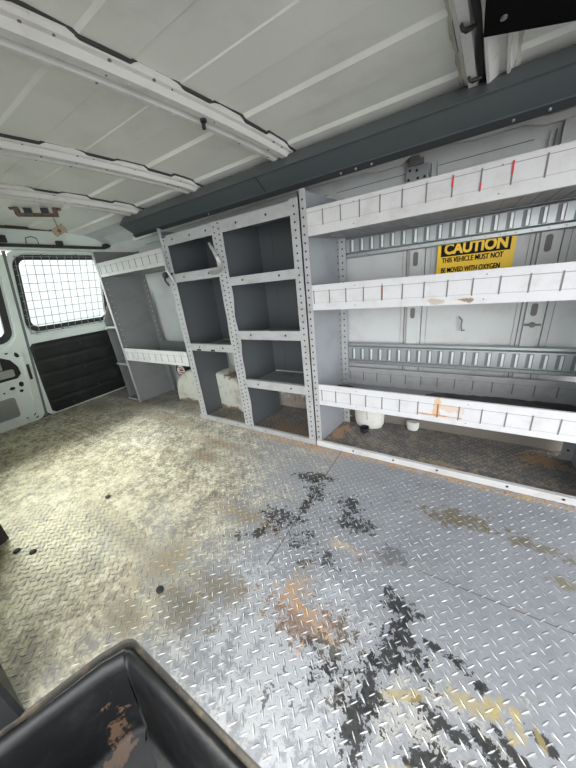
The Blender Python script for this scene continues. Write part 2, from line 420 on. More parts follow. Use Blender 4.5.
# roof bows
def bow(name, x_of_y, w, profile, lab, seal=(1,), y0=.02, y1=1.262):
    ysb = [y0 + (y1 - y0) * k / 24 for k in range(25)]
    mb = MB(); rings = []
    for y in ysb:
        cx = x_of_y(y); rings.append([(cx + px * w, y, bowz(y) + pz) for px, pz in profile] + [(cx + w / 2, y, skin(y) + .002), (cx - w / 2, y, skin(y) + .002)])
    mb.loft(rings, True, (True, True))
    # rivets and small holes
    for k in range(1, 24):
        y = ysb[k]
        for px in (-.26, .18, .40):
            if random.random() < .42:
                mb.disc((x_of_y(y) + px * w + random.uniform(-.003, .003), y, bowz(y) + (.0145 if px > .35 else (.0 if px < 0 else -.002))), 2, random.choice((.0026, .0034, .0042)), .003, 7, random.choice((1, 1, 0)))
    o = mb.build(name, ['bow', 'groove'])
    struct(o, lab, 'roof bow')
    for sgn in seal:
        sb = MB(); r0 = []
        for k in range(61):
            y = y0 + (y1 - y0) * k / 60; e = x_of_y(y) + sgn * w / 2
            wob = .0015 + .0045 * max(0, noise.noise(Vector((y * 9, sgn * 3.1 + len(name), x_of_y(.7) * 9)))) + .002 * abs(noise.noise(Vector((y * 40, 1, x_of_y(.7))))) 
            zz = skin(y) - .010 * corrug(y)
            r0.append([(e - sgn * .001, y, zz - .007), (e + sgn * wob, y, zz - .004), (e + sgn * wob, y, zz + .004), (e - sgn * .002, y, zz + .004)])
        sb.loft(r0, True, (True, True))
        sb.build('sealant_bead', 'sealant', o)
    return o
hat = [(-.5, .024), (-.46, .016), (-.38, .014), (-.33, .0), (-.18, .0), (-.12, .012), (.02, .014), (.08, -.002), (.30, -.002), (.36, .014), (.46, .016), (.5, .024)]
bow1 = bow('trim_2', lambda y: -.700 - .112 * max(0, (1.22 - y)), .108, hat, 'nearest full white roof bow crossing the upper left of the photo')
bow2 = bow('trim_3', lambda y: -1.245 - .13 * max(0, (1.15 - y)), .108, hat, 'middle white roof bow')
bow3 = bow('trim_4', lambda y: -1.778 - .10 * max(0, (1.2 - y)), .145, hat, 'rearmost white roof bow before the dome light bracket')
front_hat = [(-.5, .024), (-.46, .012), (-.40, .010), (-.36, -.004), (-.19, -.004), (-.165, .014), (-.03, .014), (-.005, -.012), (.05, -.012), (.2, .006), (.33, .006), (.345, -.004), (.40, -.004), (.415, .008), (.46, .010), (.5, .024)]
bow0 = bow('trim_5', lambda y: .002 + .08 * (y - 1.25), .125, front_hat, 'wide grooved roof bow at the upper right with a cable in its groove', seal=())
# cream sealant along the front bow
for sgn in (-1, 1):
    sb = MB(); r0 = []
    for k in range(81):
        y = .3 + .95 * k / 80; e = .002 + .08 * (y - 1.25) + sgn * .0625
        wob = .004 + .010 * abs(noise.noise(Vector((y * 17, sgn * 2.3, 4.4)))) + .008 * abs(noise.noise(Vector((y * 50, sgn, 1))))
        zz = skin(y) - .009 * corrug(y)
        r0.append([(e - sgn * .003, y, zz - .016), (e + sgn * wob, y, zz - .006), (e + sgn * wob, y, zz + .004), (e - sgn * .003, y, zz + .004)])
    sb.loft(r0, True, (True, True)); sb.build('sealant_bead', 'caulk', bow0)
# cable in the groove with two clips
cab = thing('cable', 'black cable running along the groove of the roof bow at upper right', 'cable', (-.010, .9, 1.335))
cb = MB(); cb.tube([(-.0105 + .078 * (y - 1.25) + .002 * math.sin(y * 21), y, bowz(y) + .003 + .004 * math.sin(y * 33)) for y in [.2 + .03 * k for k in range(36)]], .0075, 8)
cb.build('sleeve', 'black', cab, smooth=True)
for yc in (.945, 1.15):
    c2 = MB(); z = bowz(yc); xo = -.013 + .078 * (yc - 1.25)
    c2.tube([(xo - .026, yc - .012, z - .006), (xo - .022, yc - .006, z - .014), (xo - .012, yc + .002, z - .012), (xo - .002, yc + .004, z - .010)], .0040, 6)
    c2.tube([(xo - .024, yc + .006, z - .006), (xo - .016, yc + .008, z - .013), (xo - .004, yc + .006, z - .012), (xo + .004, yc + .002, z - .010)], .0034, 6)
    c2.build('cable_clip', 'black', cab, smooth=True)
# small dark plug hanging at the nearest bow
pl_ = MB(); pl_.disc((-.735, .815, 1.332), 2, .010, .012, 8); pl_.disc((-.742, .82, 1.322), 2, .006, .02, 8)
tag(pl_.build('roof_plug', 'black'), 'small black plug hanging beside the nearest full roof bow', 'plug')

# black board under the roof at upper right
bd = thing('black_board', 'flat black board fixed under the roof at the upper right corner', 'board', (.3, .75, 1.30))
mb = MB()
q = [(-.022, .30), (.75, .30), (.75, 1.36), (-.019, .965)]
mb.prism(q, lambda p, t: (p[0], p[1], t), 1.300, 1.3125); mb.build('board', 'matt_black', bd, .001)
mb = MB(); mb.disc((.014, .925, 1.2985), 2, .006, .004, 10); mb.build('screw', 'galv', bd, smooth=False)

# grey rail along the top of the driver's side
tr = MB()
bprof = [(1.168, 1.2745), (1.180, 1.2725), (1.248, 1.232), (1.254, 1.222), (1.262, 1.212), (1.30, 1.222), (1.275, 1.30), (1.21, 1.325)]
tr.prism(bprof, lambda p, t: (t, p[0], p[1]), -1.90, 1.1)
beam = tr.build('trim_1', 'beam', bevel=.002)
struct(beam, 'long dark grey rail along the top of the side wall under the roof', 'rail')
ml = MB(); ml.prism([(1.249, 1.2285), (1.2435, 1.2265), (1.259, 1.2095), (1.264, 1.2125)], lambda p, t: (t, p[0], p[1]), -1.90, 1.1); ml.build('rail_lip', 'beam_dark', beam)
for x in [-1.2, -.46, -.40, -.34, .075, .155, .30]:
    mb = MB(); mb.disc((x, 1.2505, 1.2165), 2, .0042, .006, 8); mb.build('rail_screw', 'galv', beam)
mb = MB(); mb.prism([(1.1675, 1.2755), (1.180, 1.274), (1.2495, 1.233), (1.2475, 1.2305), (1.1785, 1.2712), (1.1665, 1.2735)], lambda p, t: (t, p[0], p[1]), -.822, -.818); mb.build('rail_joint', 'beam_dark', beam)

# ------------------------------------------------------------------ driver's side wall
wprof = [(1.495, 0), (1.49, .3), (1.475, .5), (1.468, .95), (1.465, 1.20), (1.445, 1.265), (1.37, 1.31), (1.255, 1.345)]
wl = MB(); wl.loft([[(x, y, z) for y, z in wprof] + [(y + .04, z + .01) and (x, y + .04, z + .012) for y, z in wprof[::-1]] for x in (-2.80, 1.1)], True, (True, True))
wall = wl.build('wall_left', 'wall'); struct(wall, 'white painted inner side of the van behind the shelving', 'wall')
def wy(z):
    for (a, za), (b_, zb) in zip(wprof, wprof[1:]):
        if za <= z <= zb: return a + (b_ - a) * (z - za) / (zb - za)
    return 1.46
for cx in (-.198, .248, -1.45, .66):
    mb = MB()
    zs = [.36, .60, .67, .75, .86, .93, 1.0, 1.20]
    def strip(xa, xb, d, za, zb, mi=0):
        mb.loft([[(xa, wy(z) + .004, z), (xa, wy(z) - d, z), (xb, wy(z) - d, z), (xb, wy(z) + .004, z)] for z in [za + (zb - za) * k / 4 for k in range(5)]], True, (True, True), mi)
    strip(cx - .024, cx + .024, .012, .30, 1.235)
    strip(cx - .040, cx - .037, .0035, .30, 1.22, 1); strip(cx + .037, cx + .040, .0035, .30, 1.22, 1)
    strip(cx - .055, cx - .053, .003, .30, 1.22, 2); strip(cx + .060, cx + .062, .003, .30, 1.22, 2)
    mb.build('pillar', ['wall', 'groove', 'groove_lite'], wall)
    for za, zb in ((.846, .905), (.612, .662), (1.15, 1.2)):
        mb = MB(); ring = rrect(cx - .010, cx + .010, za, zb, .0098, 4)
        mb.prism(ring, lambda p, t: (p[0], wy(p[1]) - t, p[1]), .010, .0135); mb.build('slot', 'groove', wall)
mb = MB(); mb.disc((.250, 1.4535, .578), 1, .011, .006, 8); mb.box(.224, .277, 1.4525, 1.456, .574, .582); mb.build('clamp', 'groove', wall)
mb = MB(); mb.tube([(-.005, 1.464, .615), (.008, 1.455, .60), (.006, 1.455, .575), (.012, 1.458, .553), (.022, 1.462, .556)], .003, 5); mb.build('bent_wire', 'groove', wall)
# upper contour pressing under the rail
mb = MB()
pts = [(-2.2, 1.245), (-.62, 1.250), (-.42, 1.250), (-.37, 1.238), (-.27, 1.238), (-.22, 1.262), (-.10, 1.262), (-.03, 1.250), (.12, 1.250), (.17, 1.235), (.26, 1.235), (.30, 1.225), (.9, 1.225)]
mb.loft([[(x, wy(z) - .002 - .012, z), (x, wy(z) - .002 - .02, z + .022), (x, wy(z) + .01, z + .024), (x, wy(z) + .01, z)] for x, z in pts], True, (True, True)); mb.build('pressing', 'bow', wall, .002)
for xa, xb in ((-2.1, -.60), (-.56, -.245), (-.135, .155), (.255, .6)):
    mb = MB(); mb.box(xa, xb, 1.459, 1.4665, 1.150, 1.2055); mb.box(xa, xb, 1.4575, 1.466, 1.2055, 1.2080, 1); mb.build('recess_panel', ['wall', 'groove'], wall)
# bracket on the upper wall
br = thing('wall_bracket', 'small grey metal bracket on the wall just above the wide shelf top', 'bracket', (-.21, 1.46, 1.16))
mb = MB(); mb.box(-.252, -.168, 1.440, 1.458, 1.165, 1.225); mb.build('plate', 'galv', br, .002)
mb = MB(); mb.box(-.245, -.185, 1.425, 1.447, 1.222, 1.242); mb.box(-.235, -.20, 1.418, 1.43, 1.228, 1.25); mb.build('latch', 'groove', br, .003)
for x, z in ((-.24, 1.178), (-.21, 1.205), (-.18, 1.178), (-.236, 1.21), (-.205, 1.178)):
    mb = MB(); mb.disc((x, 1.4395, z), 1, .005, .004, 8); mb.build('bolt', 'hole', br)

# wheel arches
def arch(x0, x1, yi, yo, h, name, m_, parent):
    mb = MB(); rings = []; n = 28
    for s_, (dy, k) in enumerate([(yo, 1.0), (yi + (.03 if yo > yi else -.03), 1.0), (yi + (.010 if yo > yi else -.010), .985), (yi, .95)]):
        ring = []
        for i in range(n + 1):
            t = PI * i / n
            ex = 2 / 2.7
            cx = (x0 + x1) / 2; a = (x1 - x0) / 2 * k
            ring.append((cx - a * math.copysign(abs(math.cos(t)) ** ex, math.cos(t)), dy, h * k * abs(math.sin(t)) ** ex))
        rings.append(ring)
    mb.loft(rings, True, (False, True))
    return mb.build(name, m_, parent, smooth=False)
arch(-1.975, -1.19, 1.305, 1.52, .285, 'wheel_arch', 'arch', wall)
# round cap with striped label above the arch
cp = thing('round_cap', 'small round black cap with white and red striped label above wheel arch', 'cap', (-1.945, 1.38, .20))
CX, CZ = -1.945, .232
mb = MB(); mb.disc((CX, 1.430, CZ), 1, .060, .11, 20); mb.build('cap', 'rubber', cp)
mb = MB(); mb.disc((CX + .008, 1.3735, CZ), 1, .047, .004, 20); mb.build('label_disc', 'sticker', cp)
for dz in (.027, -.012, -.030):
    mb = MB(); mb.box(CX - .026, CX + .040, 1.3705, 1.373, CZ + dz - .004, CZ + dz + .004); mb.build('stripe', 'red', cp)
mb = MB(); mb.box(CX - .008, CX + .036, 1.370, 1.373, CZ + .001, CZ + .014); mb.build('stripe', 'hole', cp)

# ------------------------------------------------------------------ passenger side wall
wr = MB()
rp = [(-2.80, -.090), (-2.80, -.26), (-.832, -.26), (-.757, -.090)]
wr.prism(rp, lambda p, t: (p[0], p[1], t), -.02, .46)
wr.box(-2.80, -2.50, -.26, -.09, .46, 1.25); wr.prism([(-1.05, -.09), (-1.05, -.26), (-.832, -.26), (-.757, -.09)], lambda p, t: (p[0], p[1], t), .46, 1.25)
wr.box(-2.50, -1.05, -.26, -.09, 1.17, 1.25)
wr.box(-2.80, 1.1, -.26, -.02, 1.25, 1.39)
wallr = wr.build('wall_right', 'body'); struct(wallr, 'white passenger side of the van beside the open sliding door', 'wall')
mb = MB(); mb.box(-2.50, -1.05, -.180, -.176, .46, 1.17); added_win = mb.build('added_window_1', 'glass'); struct(added_win, 'unseen quarter window added to the passenger side wall for light', 'window')  # unseen window, added to bring daylight to the rear of the van
mb = MB(); mb.prism([(-1.05, -.0895), (-1.05, -.080), (-.752, -.080), (-.750, -.09), (-.826, -.262), (-.832, -.26), (-.758, -.0895)], lambda p, t: (p[0], p[1], t), .001, 1.2); mb.build('pillar_cover', 'black', wallr)
arch(-2.0, -1.44, .072, -.092, .26, 'wheel_arch', 'black', wallr)

# ------------------------------------------------------------------ rear frame and doors
def dp(a, z, d=0.0):
    """door coordinates -> world: a across, z up, d inwards"""
    return (-2.83 + .20 * z + d, a + .03 * z + .04 * z * z, z)
rw = MB()
rw.box(-2.78, -2.60, -.10, 1.48, 1.262, 1.37)
rw.box(-2.72, -2.585, -.10, 1.48, 1.222, 1.236)
rw.prism([(1.372, 0), (1.372, 1.25), (1.52, 1.25), (1.52, 0)], lambda p, t: dp(p[0], p[1], t), -.09, .03)
rw.prism([(-.22, 0), (-.22, 1.25), (-.13, 1.25), (-.13, 0)], lambda p, t: dp(p[0], p[1], t), -.09, .03)
rear = rw.build('wall_rear', 'body', bevel=.004); struct(rear, 'white body frame around the rear doors', 'wall')
mb = MB(); mb.box(-2.625, -2.590, -.05, 1.40, 1.348, 1.372); mb.build('roof_seam', 'sealant', rear)
mb = MB(); mb.tube([(-2.585, -.05, 1.248), (-2.585, 1.30, 1.246), (-2.58, 1.40, 1.246), (-2.57, 1.445, 1.262)], .011, 8); mb.build('weather_strip', 'rubber', rear)
mb = MB(); mb.tube([(-2.595, .90, 1.262), (-2.585, .905, 1.295), (-2.58, .935, 1.305), (-2.585, .965, 1.295), (-2.595, .97, 1.262)], .004, 6); mb.build('hook', 'groove', rear)
mb = MB(); mb.box(-2.60, -2.575, 1.075, 1.115, 1.255, 1.285); mb.build('stop_block', 'rubber', rear)
mb = MB(); mb.box(-2.60, -2.575, .62, .80, 1.262, 1.305); mb.build('catch', 'rubber', rear, .004)
mb = MB(); mb.box(-2.60, -2.55, 1.40, 1.46, 1.255, 1.275); mb.build('stop_block', 'rubber', rear, .004)
# rear header corner gusset
mb = MB(); mb.prism([(-2.60, 1.22), (-2.60, 1.345), (-2.38, 1.345), (-2.30, 1.30), (-2.30, 1.27)], lambda p, t: (p[0], t, p[1]), 1.30, 1.462); 
def ring_plate(mb, outer, inner, fn, d0, d1, mi=0):
    n = len(outer)
    A = [fn(*p, d1) for p in outer]; B = [fn(*p, d1) for p in inner]; C_ = [fn(*p, d0) for p in inner]; D = [fn(*p, d0) for p in outer]
    mb.loft([A, B, C_, D, A], True, (False, False), mi)

# --- door_1: the driver-side rear door with the window and black trim panel
d1 = MB()
out = rrect(.672, 1.365, .004, 1.215, .05, 6)
rec = rrect(.690, 1.300, .645, 1.200, .09, 6)
ring_plate(d1, out, rec, dp, -.05, .012)
ring_plate(d1, rec, rrect(.705, 1.28, .685, 1.185, .075, 6), dp, -.05, -.006)
door1 = d1.build('door_1', 'body', bevel=.004); struct(door1, 'white rear door with a wire screened window and a black trim panel', 'door')
mb = MB(); ring_plate(mb, rrect(.698, 1.285, .678, 1.190, .070, 6), rrect(.728, 1.250, .712, 1.160, .045, 6), dp, -.02, .004); mb.build('window_gasket', 'rubber', door1)
mb = MB(); mb.prism(rrect(.720, 1.258, .704, 1.168, .05, 6), lambda p, t: dp(*p, t), -.018, -.014); mb.build('glass_pane', 'glass', door1)
mb = MB()
for k in range(13):
    a = .712 + .0485 * k; mb.tube([dp(a, .668, .013), dp(a, 1.185, .013)], .0022, 5)
for k in range(10):
    z = .668 + .0565 * k; mb.tube([dp(.702, z, .0145), dp(1.30, z, .0145)], .0021, 5)
mb.build('wire_screen', 'wire', door1)
mb = MB()
for a, z in ((.745, .672), (.91, .672), (1.2, .672), (.86, 1.188), (1.08, 1.188), (.703, .93), (.703, 1.1), (.703, .8)):
    mb.tube([dp(a, z, .006), dp(a, z, .020)], .006, 8)
mb.build('screen_bolt', 'groove', door1)
# trim panel with horizontal ribs
mb = MB(); n = 26; rows = []
pa0, pa1 = .706, 1.345
for k in range(n + 1):
    z = .018 + (.598 - .018) * k / n
    d = .026 + (.0035 if (k % 5) in (1, 2, 3, 4) else 0)
    ins = .02 if k in (0, n) else 0
    pa0 = .705 - .045 * z
    rows.append([dp(pa0 + ins, z, .013), dp(pa0 + ins + .01, z, d), dp(pa1 - ins - .01, z, d), dp(pa1 - ins, z, .013)])
mb.loft(rows, True, (True, True)); mb.build('trim_panel', 'doorpanel', door1, .003)
mb = MB(); mb.box(-2.735, -2.725, 1.05, 1.09, .50, .52)
mb2 = MB()
for a, z in ((1.0, .535), (1.0, .33), (1.08, .13), (.86, .06)): mb2.tube([dp(a, z, .036), dp(a, z, .046)], .012, 10)
mb2.build('panel_clip', 'rubber', door1)

# --- door_2: passenger-side rear door, stripped
d2 = MB()
out2 = rrect(-.12, .655, .004, 1.215, .05, 6)
rec2 = rrect(.0, .625, .60, 1.19, .10, 6)
ring_plate(d2, out2, rec2, dp, -.05, .012)
ring_plate(d2, rec2, rrect(.015, .605, .64, 1.175, .085, 6), dp, -.05, -.006)
door2 = d2.build('door_2', 'body', bevel=.004); struct(door2, 'white rear door with bare metal inside full of holes', 'door')
mb = MB(); ring_plate(mb, rrect(.010, .610, .632, 1.18, .080, 6), rrect(.04, .572, .675, 1.145, .055, 6), dp, -.02, .004); mb.build('window_gasket', 'rubber', door2)
mb = MB(); mb.prism(rrect(.035, .58, .67, 1.15, .05, 6), lambda p, t: dp(*p, t), -.018, -.014); mb.build('glass_pane', 'glass', door2)
# raised inner pan, latch pocket, plate, holes
mb = MB(); ring_plate(mb, rrect(.06, .628, .03, .588, .05, 6), rrect(.08, .610, .045, .570, .04, 6), dp, .010, .018); mb.build('pan_edge', 'body', door2, .003)
mb = MB(); mb.prism([(.30, .40), (.30, .55), (.505, .545), (.555, .515), (.585, .46), (.592, .405), (.565, .375), (.40, .37)], lambda p, t: dp(*p, t), .0125, .0145); mb.build('latch_pocket', 'hole', door2)
mb = MB(); mb.prism(rrect(.45, .555, .395, .45, .012), lambda p, t: dp(*p, t), .0145, .028); mb.prism(rrect(.36, .50, .455, .53, .008), lambda p, t: dp(*p, t), .0145, .018); mb.build('latch', 'galv', door2, .002)
mb = MB(); mb.prism(rrect(.25, .515, .085, .245, .02), lambda p, t: dp(*p, t), .0125, .015); mb.build('cover_plate', 'galv', door2)
for a, z, rx, rz in ((.60, .545, .016, .022), (.545, .570, .010, .012), (.520, .310, .016, .012), (.575, .325, .014, .020), (.565, .275, .011, .011), (.60, .045, .014, .022), (.545, .05, .006, .006), (.47, .29, .006, .006), (.40, .20, .006, .005)):
    mb = MB(); mb.prism([(a + rx * math.cos(t), z + rz * math.sin(t)) for t in [2 * PI * k / 12 for k in range(12)]], lambda p, t: dp(*p, t), .0125, .0142); mb.build('hole', 'hole', door2)
mb = MB(); mb.prism(rrect(.632, .648, .34, .46, .006), lambda p, t: dp(*p, t), .0125, .020); mb.build('edge_latch', 'rubber', door2)
# weather strip between the doors
mb = MB(); mb.loft([[dp(.655, z, -.01), dp(.655, z, .008), dp(.672, z, .008), dp(.672, z, -.01)] for z in (.01, 1.21)], True, (True, True)); o = mb.build('door_seal', 'seal', door2)
mb = MB(); mb.box(-2.93, -2.84, -.26, 1.52, -.02, .05); mb.build('sill', 'rubber', rear)

# ------------------------------------------------------------------ shelving
def post(mb, x0, x1, y, z0, z1, pitch=.031, rows=1, depth=.022, wob=0, y1=None, hx=None):
    """angle post: perforated face strip; material 1 = holes"""
    if wob:
        zs = [z0 + (z1 - z0) * k / 40 for k in range(41)]
        mb.loft([[(x0 - wob * .3 * noise.noise(Vector((z * 11, 1, 2))), y, z), (x1 + wob * noise.noise(Vector((z * 8, 5, 1))), y - .0, z),
                  (x1 + wob * noise.noise(Vector((z * 8, 5, 1))), y + .003, z), (x0 - wob * .3 * noise.noise(Vector((z * 11, 1, 2))), y + .003, z)] for z in zs], True, (True, True))
    else:
        mb.box(x0, x1, y, y + .003, z0, z1)
    k = 0; z = z0 + .02
    while z < z1 - .01:
        for r in range(rows):
            hx_ = (x0 + x1) / 2 if rows == 1 else x0 + (x1 - x0) * (.28 + .44 * r)
            mb.disc((hx_, y - .0002, z + (pitch / 2 if r else 0)), 1, .0042, .0016, 8, 1)
        z += pitch

def slot_lip(parent, x0, x1, z0, z1, m_, zs, start, pitch=.0725, y=YF, red=(), back=False, name='front_lip', rust=()):
    """white shelf lip with divider slots"""
    mb = MB()
    mb.box(x0, x1, y, y + .003, z0, z1)
    mb.box(x0, x1, y, y + .018, z0 - .0025, z0)
    mb.box(x0, x1, y, y + .010, z1, z1 + .002)
    e = .0006
    za, zb = zs
    mb.box(x0, x1, y - e, y, zb - .0010, zb + .0010, 5)
    mb.box(x0, x1, y - e, y, za - .0008, za + .0008, 2)
    x = start; k = 0
    while x < x1 - .005:
        if x > x0 + .004:
            mi = 3 if k in red else (4 if k in rust else 1)
            mb.box(x - .0021, x + .0021, y - .0012, y, za - .004, zb + .004 if mi in (1, 4) else zb + .006, mi if mi != 3 else 1)
            if mi == 3: mb.box(x - .0023, x + .0023, y - .0022, y, za + (.022 if k % 2 else .0), zb + (.006 if k % 2 else -.030), 3)
        x += pitch; k += 1
    for xx in (x0 + .19 * (x1 - x0), x0 + .62 * (x1 - x0)):
        mb.disc((xx, y - .0003, z1 - .012), 1, .0022, .0014, 7, 1); mb.disc((xx, y - .0003, z0 + .012), 1, .0022, .0014, 7, 1)
    return mb.build(name, [m_, 'groove', 'groove_lite', 'red', 'rustslot', 'line'], parent, .0008)

def end_panel(parent, x, z0, z1, m_, yb=YB, lean=.125, t=.0025, holes=True, name='end_panel'):
    mb = MB(); poly = [(YF + .002, z0), (YF + .002, z1), (yb, z1), (yb, z0)]
    mb.prism(poly, lambda p, tt: (tt + lean * (p[0] - YF), p[0], p[1]), x - t / 2, x + t / 2)
    return mb.build(name, m_, parent)

# ---- wide shelf unit (right)
wide = thing('shelf_unit', 'wide white and grey steel shelf unit with three slotted white lips, at right', 'shelf unit', (-.08, 1.28, 0))
XL, XR = -.596, .475
mb = MB(); mb.prism([(XL + .010, YF + .002), (XL + .0125, YF + .002), (XL + .0505, YB), (XL + .048, YB)], lambda p, t: (p[0], p[1], t), .002, 1.17); mb.build('end_panel', 'panel', wide); end_panel(wide, XR - .005, .0, 1.17, 'panel', lean=0)
mb = MB(); post(mb, XL + .002, XL + .032, YF - .003, 0, 1.172, .031); mb.box(XL + .002, XL + .005, YF - .003, YF + .03, 0, 1.172); mb.build('post', ['grey', 'hole'], wide)
mb = MB(); post(mb, XR - .036, XR, YF - .003, 0, 1.172, .031); mb.build('post', ['grey', 'hole'], wide)
mb = MB(); mb.box(XL + .050, XL + .084, YB - .004, YB, 0, 1.17)
z = .03
while z < 1.15: mb.disc((XL + .067, YB - .0045, z), 1, .004, .0016, 8, 1); z += .031
for z in [.03 + .031 * k for k in range(36)]: mb.disc((XL + .0488, YB - .02, z), 0, .0036, .0020, 8, 1)
mb.build('post', ['grey', 'hole'], wide)
mb = MB(); mb.box(XR - .045, XR - .006, YB - .004, YB, 0, 1.17)
for z in (.05, .12, .2): mb.disc((XR - .026, YB - .0045, z), 1, .005, .0016, 8, 1)
mb.build('post', ['grey', 'hole'], wide)
xa, xb = XL + .031, XR - .034
def deck(parent, x0, x1, z, m_, y0=YF + .003, y1=YB - .006, ribs=False, name='shelf'):
    mb = MB(); mb.box(x0, x1, y0, y1, z - .0025, z)
    if ribs:
        for k in range(5): mb.box(x0, x1, y0 + .03 + .055 * k, y0 + .036 + .055 * k, z - .006, z - .0025)
    return mb.build(name, m_, parent)
s = deck(wide, XL + .018, XR - .008, 1.010, 'deck', ribs=False)
mb = MB()
for k in range(24): mb.box(XL + .03 + .043 * k, XL + .036 + .043 * k, YF + .02, YB - .01, 1.0055, 1.0075)
mb.build('stiffener', 'deck', s)
slot_lip(s, xa, xb, 1.006, 1.100, 'lip', (1.038, 1.086), -.569, red=(7, 8, 9))
s = deck(wide, XL + .016, XR - .008, .716, 'deck'); slot_lip(s, xa, xb, .711, .812, 'lip_mid', (.740, .788), -.556, rust=(4,))
mb = MB(); mb.box(XL + .052, XR - .008, YB - .007, YB - .0045, .680, .735); mb.build('back_lip', 'grey', s)
s = deck(wide, XL + .016, XR - .008, .258, 'deck'); slot_lip(s, xa, xb, .246, .350, 'lip_low', (.270, .322), -.548, rust=(7,))
slot_lip(s, XL + .086, XR - .045, .256, .352, 'grey', (.285, .326), -.50, y=YB - .002, name='back_lip')
mb = MB(); mb.prism([(YF - .012, .001), (YF - .012, .030), (YF + .006, .030), (YF + .006, .001)], lambda p, t: (t, p[0], p[1]), XL + .005, XR)
for x in (-.39, -.20, -.02, .22, .38): mb.disc((x, YF - .0125, .018), 1, .005, .0016, 8, 1)
mb.build('kick_rail', ['lip', 'hole'], wide, .002)

# galvanised slotted rails on the wall behind the wide unit
def track(z0, z1, lab, y=1.434):
    root = thing('slotted_rail', lab, 'rail', (-.06, y + .02, z0), 'slotted steel rails on the wall')
    x0, x1 = -.512, .43
    zc = (z0 + z1) / 2; hh = (z1 - z0) / 2
    mb = MB()
    prof = [(y + .016, z0), (y + .010, z0 + .004), (y + .010, z0 + .018), (y, z0 + .024), (y, z1 - .020), (y + .008, z1 - .012), (y + .008, z1 - .003), (y + .016, z1), (y + .028, z1), (y + .028, z0)]
    mb.prism(prof, lambda p, t: (t, p[0], p[1]), x0, x1)
    x = x0 + .03; k = 0
    while x < x1 - .02:
        # each slot is a dark opening with one turned-out steel lip
        mb.box(x - .0125, x + .0115, y - .0006, y + .001, zc - hh * .50, zc + hh * .56, 1)
        mb.box(x - .0015, x + .0075, y - .005, y + .001, zc - hh * .46, zc + hh * .52, 2)
        mb.disc((x + .022, y + .0095, z0 + .011), 1, .0024, .0016, 7, 1)
        x += .0465; k += 1
    mb.build('rail', ['galv', 'galv_dark', 'galv_lite'], root, .001)
    for x in (-.42, -.13, .12, .37):
        mb = MB(); mb.disc((x, y + .008, z0 + .011), 1, .006, .008, 6); mb.build('bolt', 'galv', root)
track(.915, 1.018, 'upper galvanised slotted steel rail just above the yellow caution sign')
track(.372, .488, 'lower galvanised slotted steel rail behind the bottom wide shelf')

# torn black liner on the bottom wide shelf
mb = MB()
rings = []
def lin(pts, t):
    q_ = t * (len(pts) - 1); i = min(int(q_), len(pts) - 2); f = q_ - i
    return (pts[i][0] * (1 - f) + pts[i + 1][0] * f, pts[i][1] * (1 - f) + pts[i + 1][1] * f)
up2 = [(-.10, 1.375), (-.05, 1.405), (.03, 1.40), (.09, 1.415), (.18, 1.421), (.28, 1.418), (.37, 1.422), (.43, 1.415)]
lo2 = [(-.13, 1.30), (-.04, 1.26), (.05, 1.235), (.14, 1.20), (.22, 1.21), (.30, 1.245), (.36, 1.25), (.44, 1.31)]
for k in range(41):
    t = k / 40; a = lin(up2, t); b_ = lin(lo2, t); ring = []
    for j in range(9):
        s_ = j / 8; x = a[0] + (b_[0] - a[0]) * s_; y = a[1] + (b_[1] - a[1]) * s_
        if j in (0, 8): y += .012 * noise.noise(Vector((x * 40, j, 3)))
        ring.append((x, y, .2605 + .006 * abs(noise.noise(Vector((x * 14, y * 14, 2)))) + .001))
    rings.append(ring + [(p[0], p[1], p[2] - .0012) for p in ring[::-1]])
mb.loft(rings, True, (True, True))
tag(mb.build('shelf_liner', 'black'), 'torn black rubber liner lying on the bottom wide shelf', 'liner')
mb = MB(); rings = []
for k in range(13):
    t = k / 12; x = -.555 + .09 * t; hw = .028 * math.sin(PI * min(max(t, .12), .9)) + .004 * noise.noise(Vector((t * 9, 2, 2)))
    rings.append([(x, 1.365 - hw, .260), (x, 1.365, .265), (x, 1.365 + hw, .260), (x, 1.365, .2588)])
mb.loft(rings, True, (True, True)); tag(mb.build('shelf_liner', 'black'), 'small black scrap in the left corner of the bottom wide shelf', 'liner')

# containers under the bottom wide shelf
tb = thing('white_tub', 'round white plastic tub on the floor under the bottom wide shelf', 'tub', (-.395, 1.37, 0))
mb = MB(); n = 24
mb.loft([[(-.395 + r * math.cos(2 * PI * k / n), 1.43 + r * .6 * math.sin(2 * PI * k / n), z) for k in range(n)] for r, z in ((.072, .003), (.082, .03), (.088, .15), (.09, .17), (.092, .172), (.092, .185), (.086, .187))], True, (True, True)); mb.build('bucket', 'can', tb, smooth=False)
mb = MB(); mb.tube([(-.395, 1.379, .12), (-.393, 1.381, .06)], .002, 5); mb.build('seam', 'groove', tb)
mb = MB(); n = 16; mb.loft([[(-.400 + r * math.cos(2 * PI * k / n), 1.350 + r * math.sin(2 * PI * k / n), z) for k in range(n)] for r, z in ((.020, .001), (.024, .006), (.026, .028), (.023, .030), (.020, .012))], True, (True, True))
tag(mb.build('black_cup', 'black'), 'small round black cup on the floor before the white tub', 'cup')
mb = MB(); mb.loft([[(-.165 + r * math.cos(2 * PI * k / n), 1.462 + r * .6 * math.sin(2 * PI * k / n), z) for k in range(n)] for r, z in ((.026, .002), (.032, .02), (.033, .05), (.030, .052))], True, (True, True))
tag(mb.build('white_cup', 'can'), 'low white plastic cup at the wall under the bottom wide shelf', 'cup')

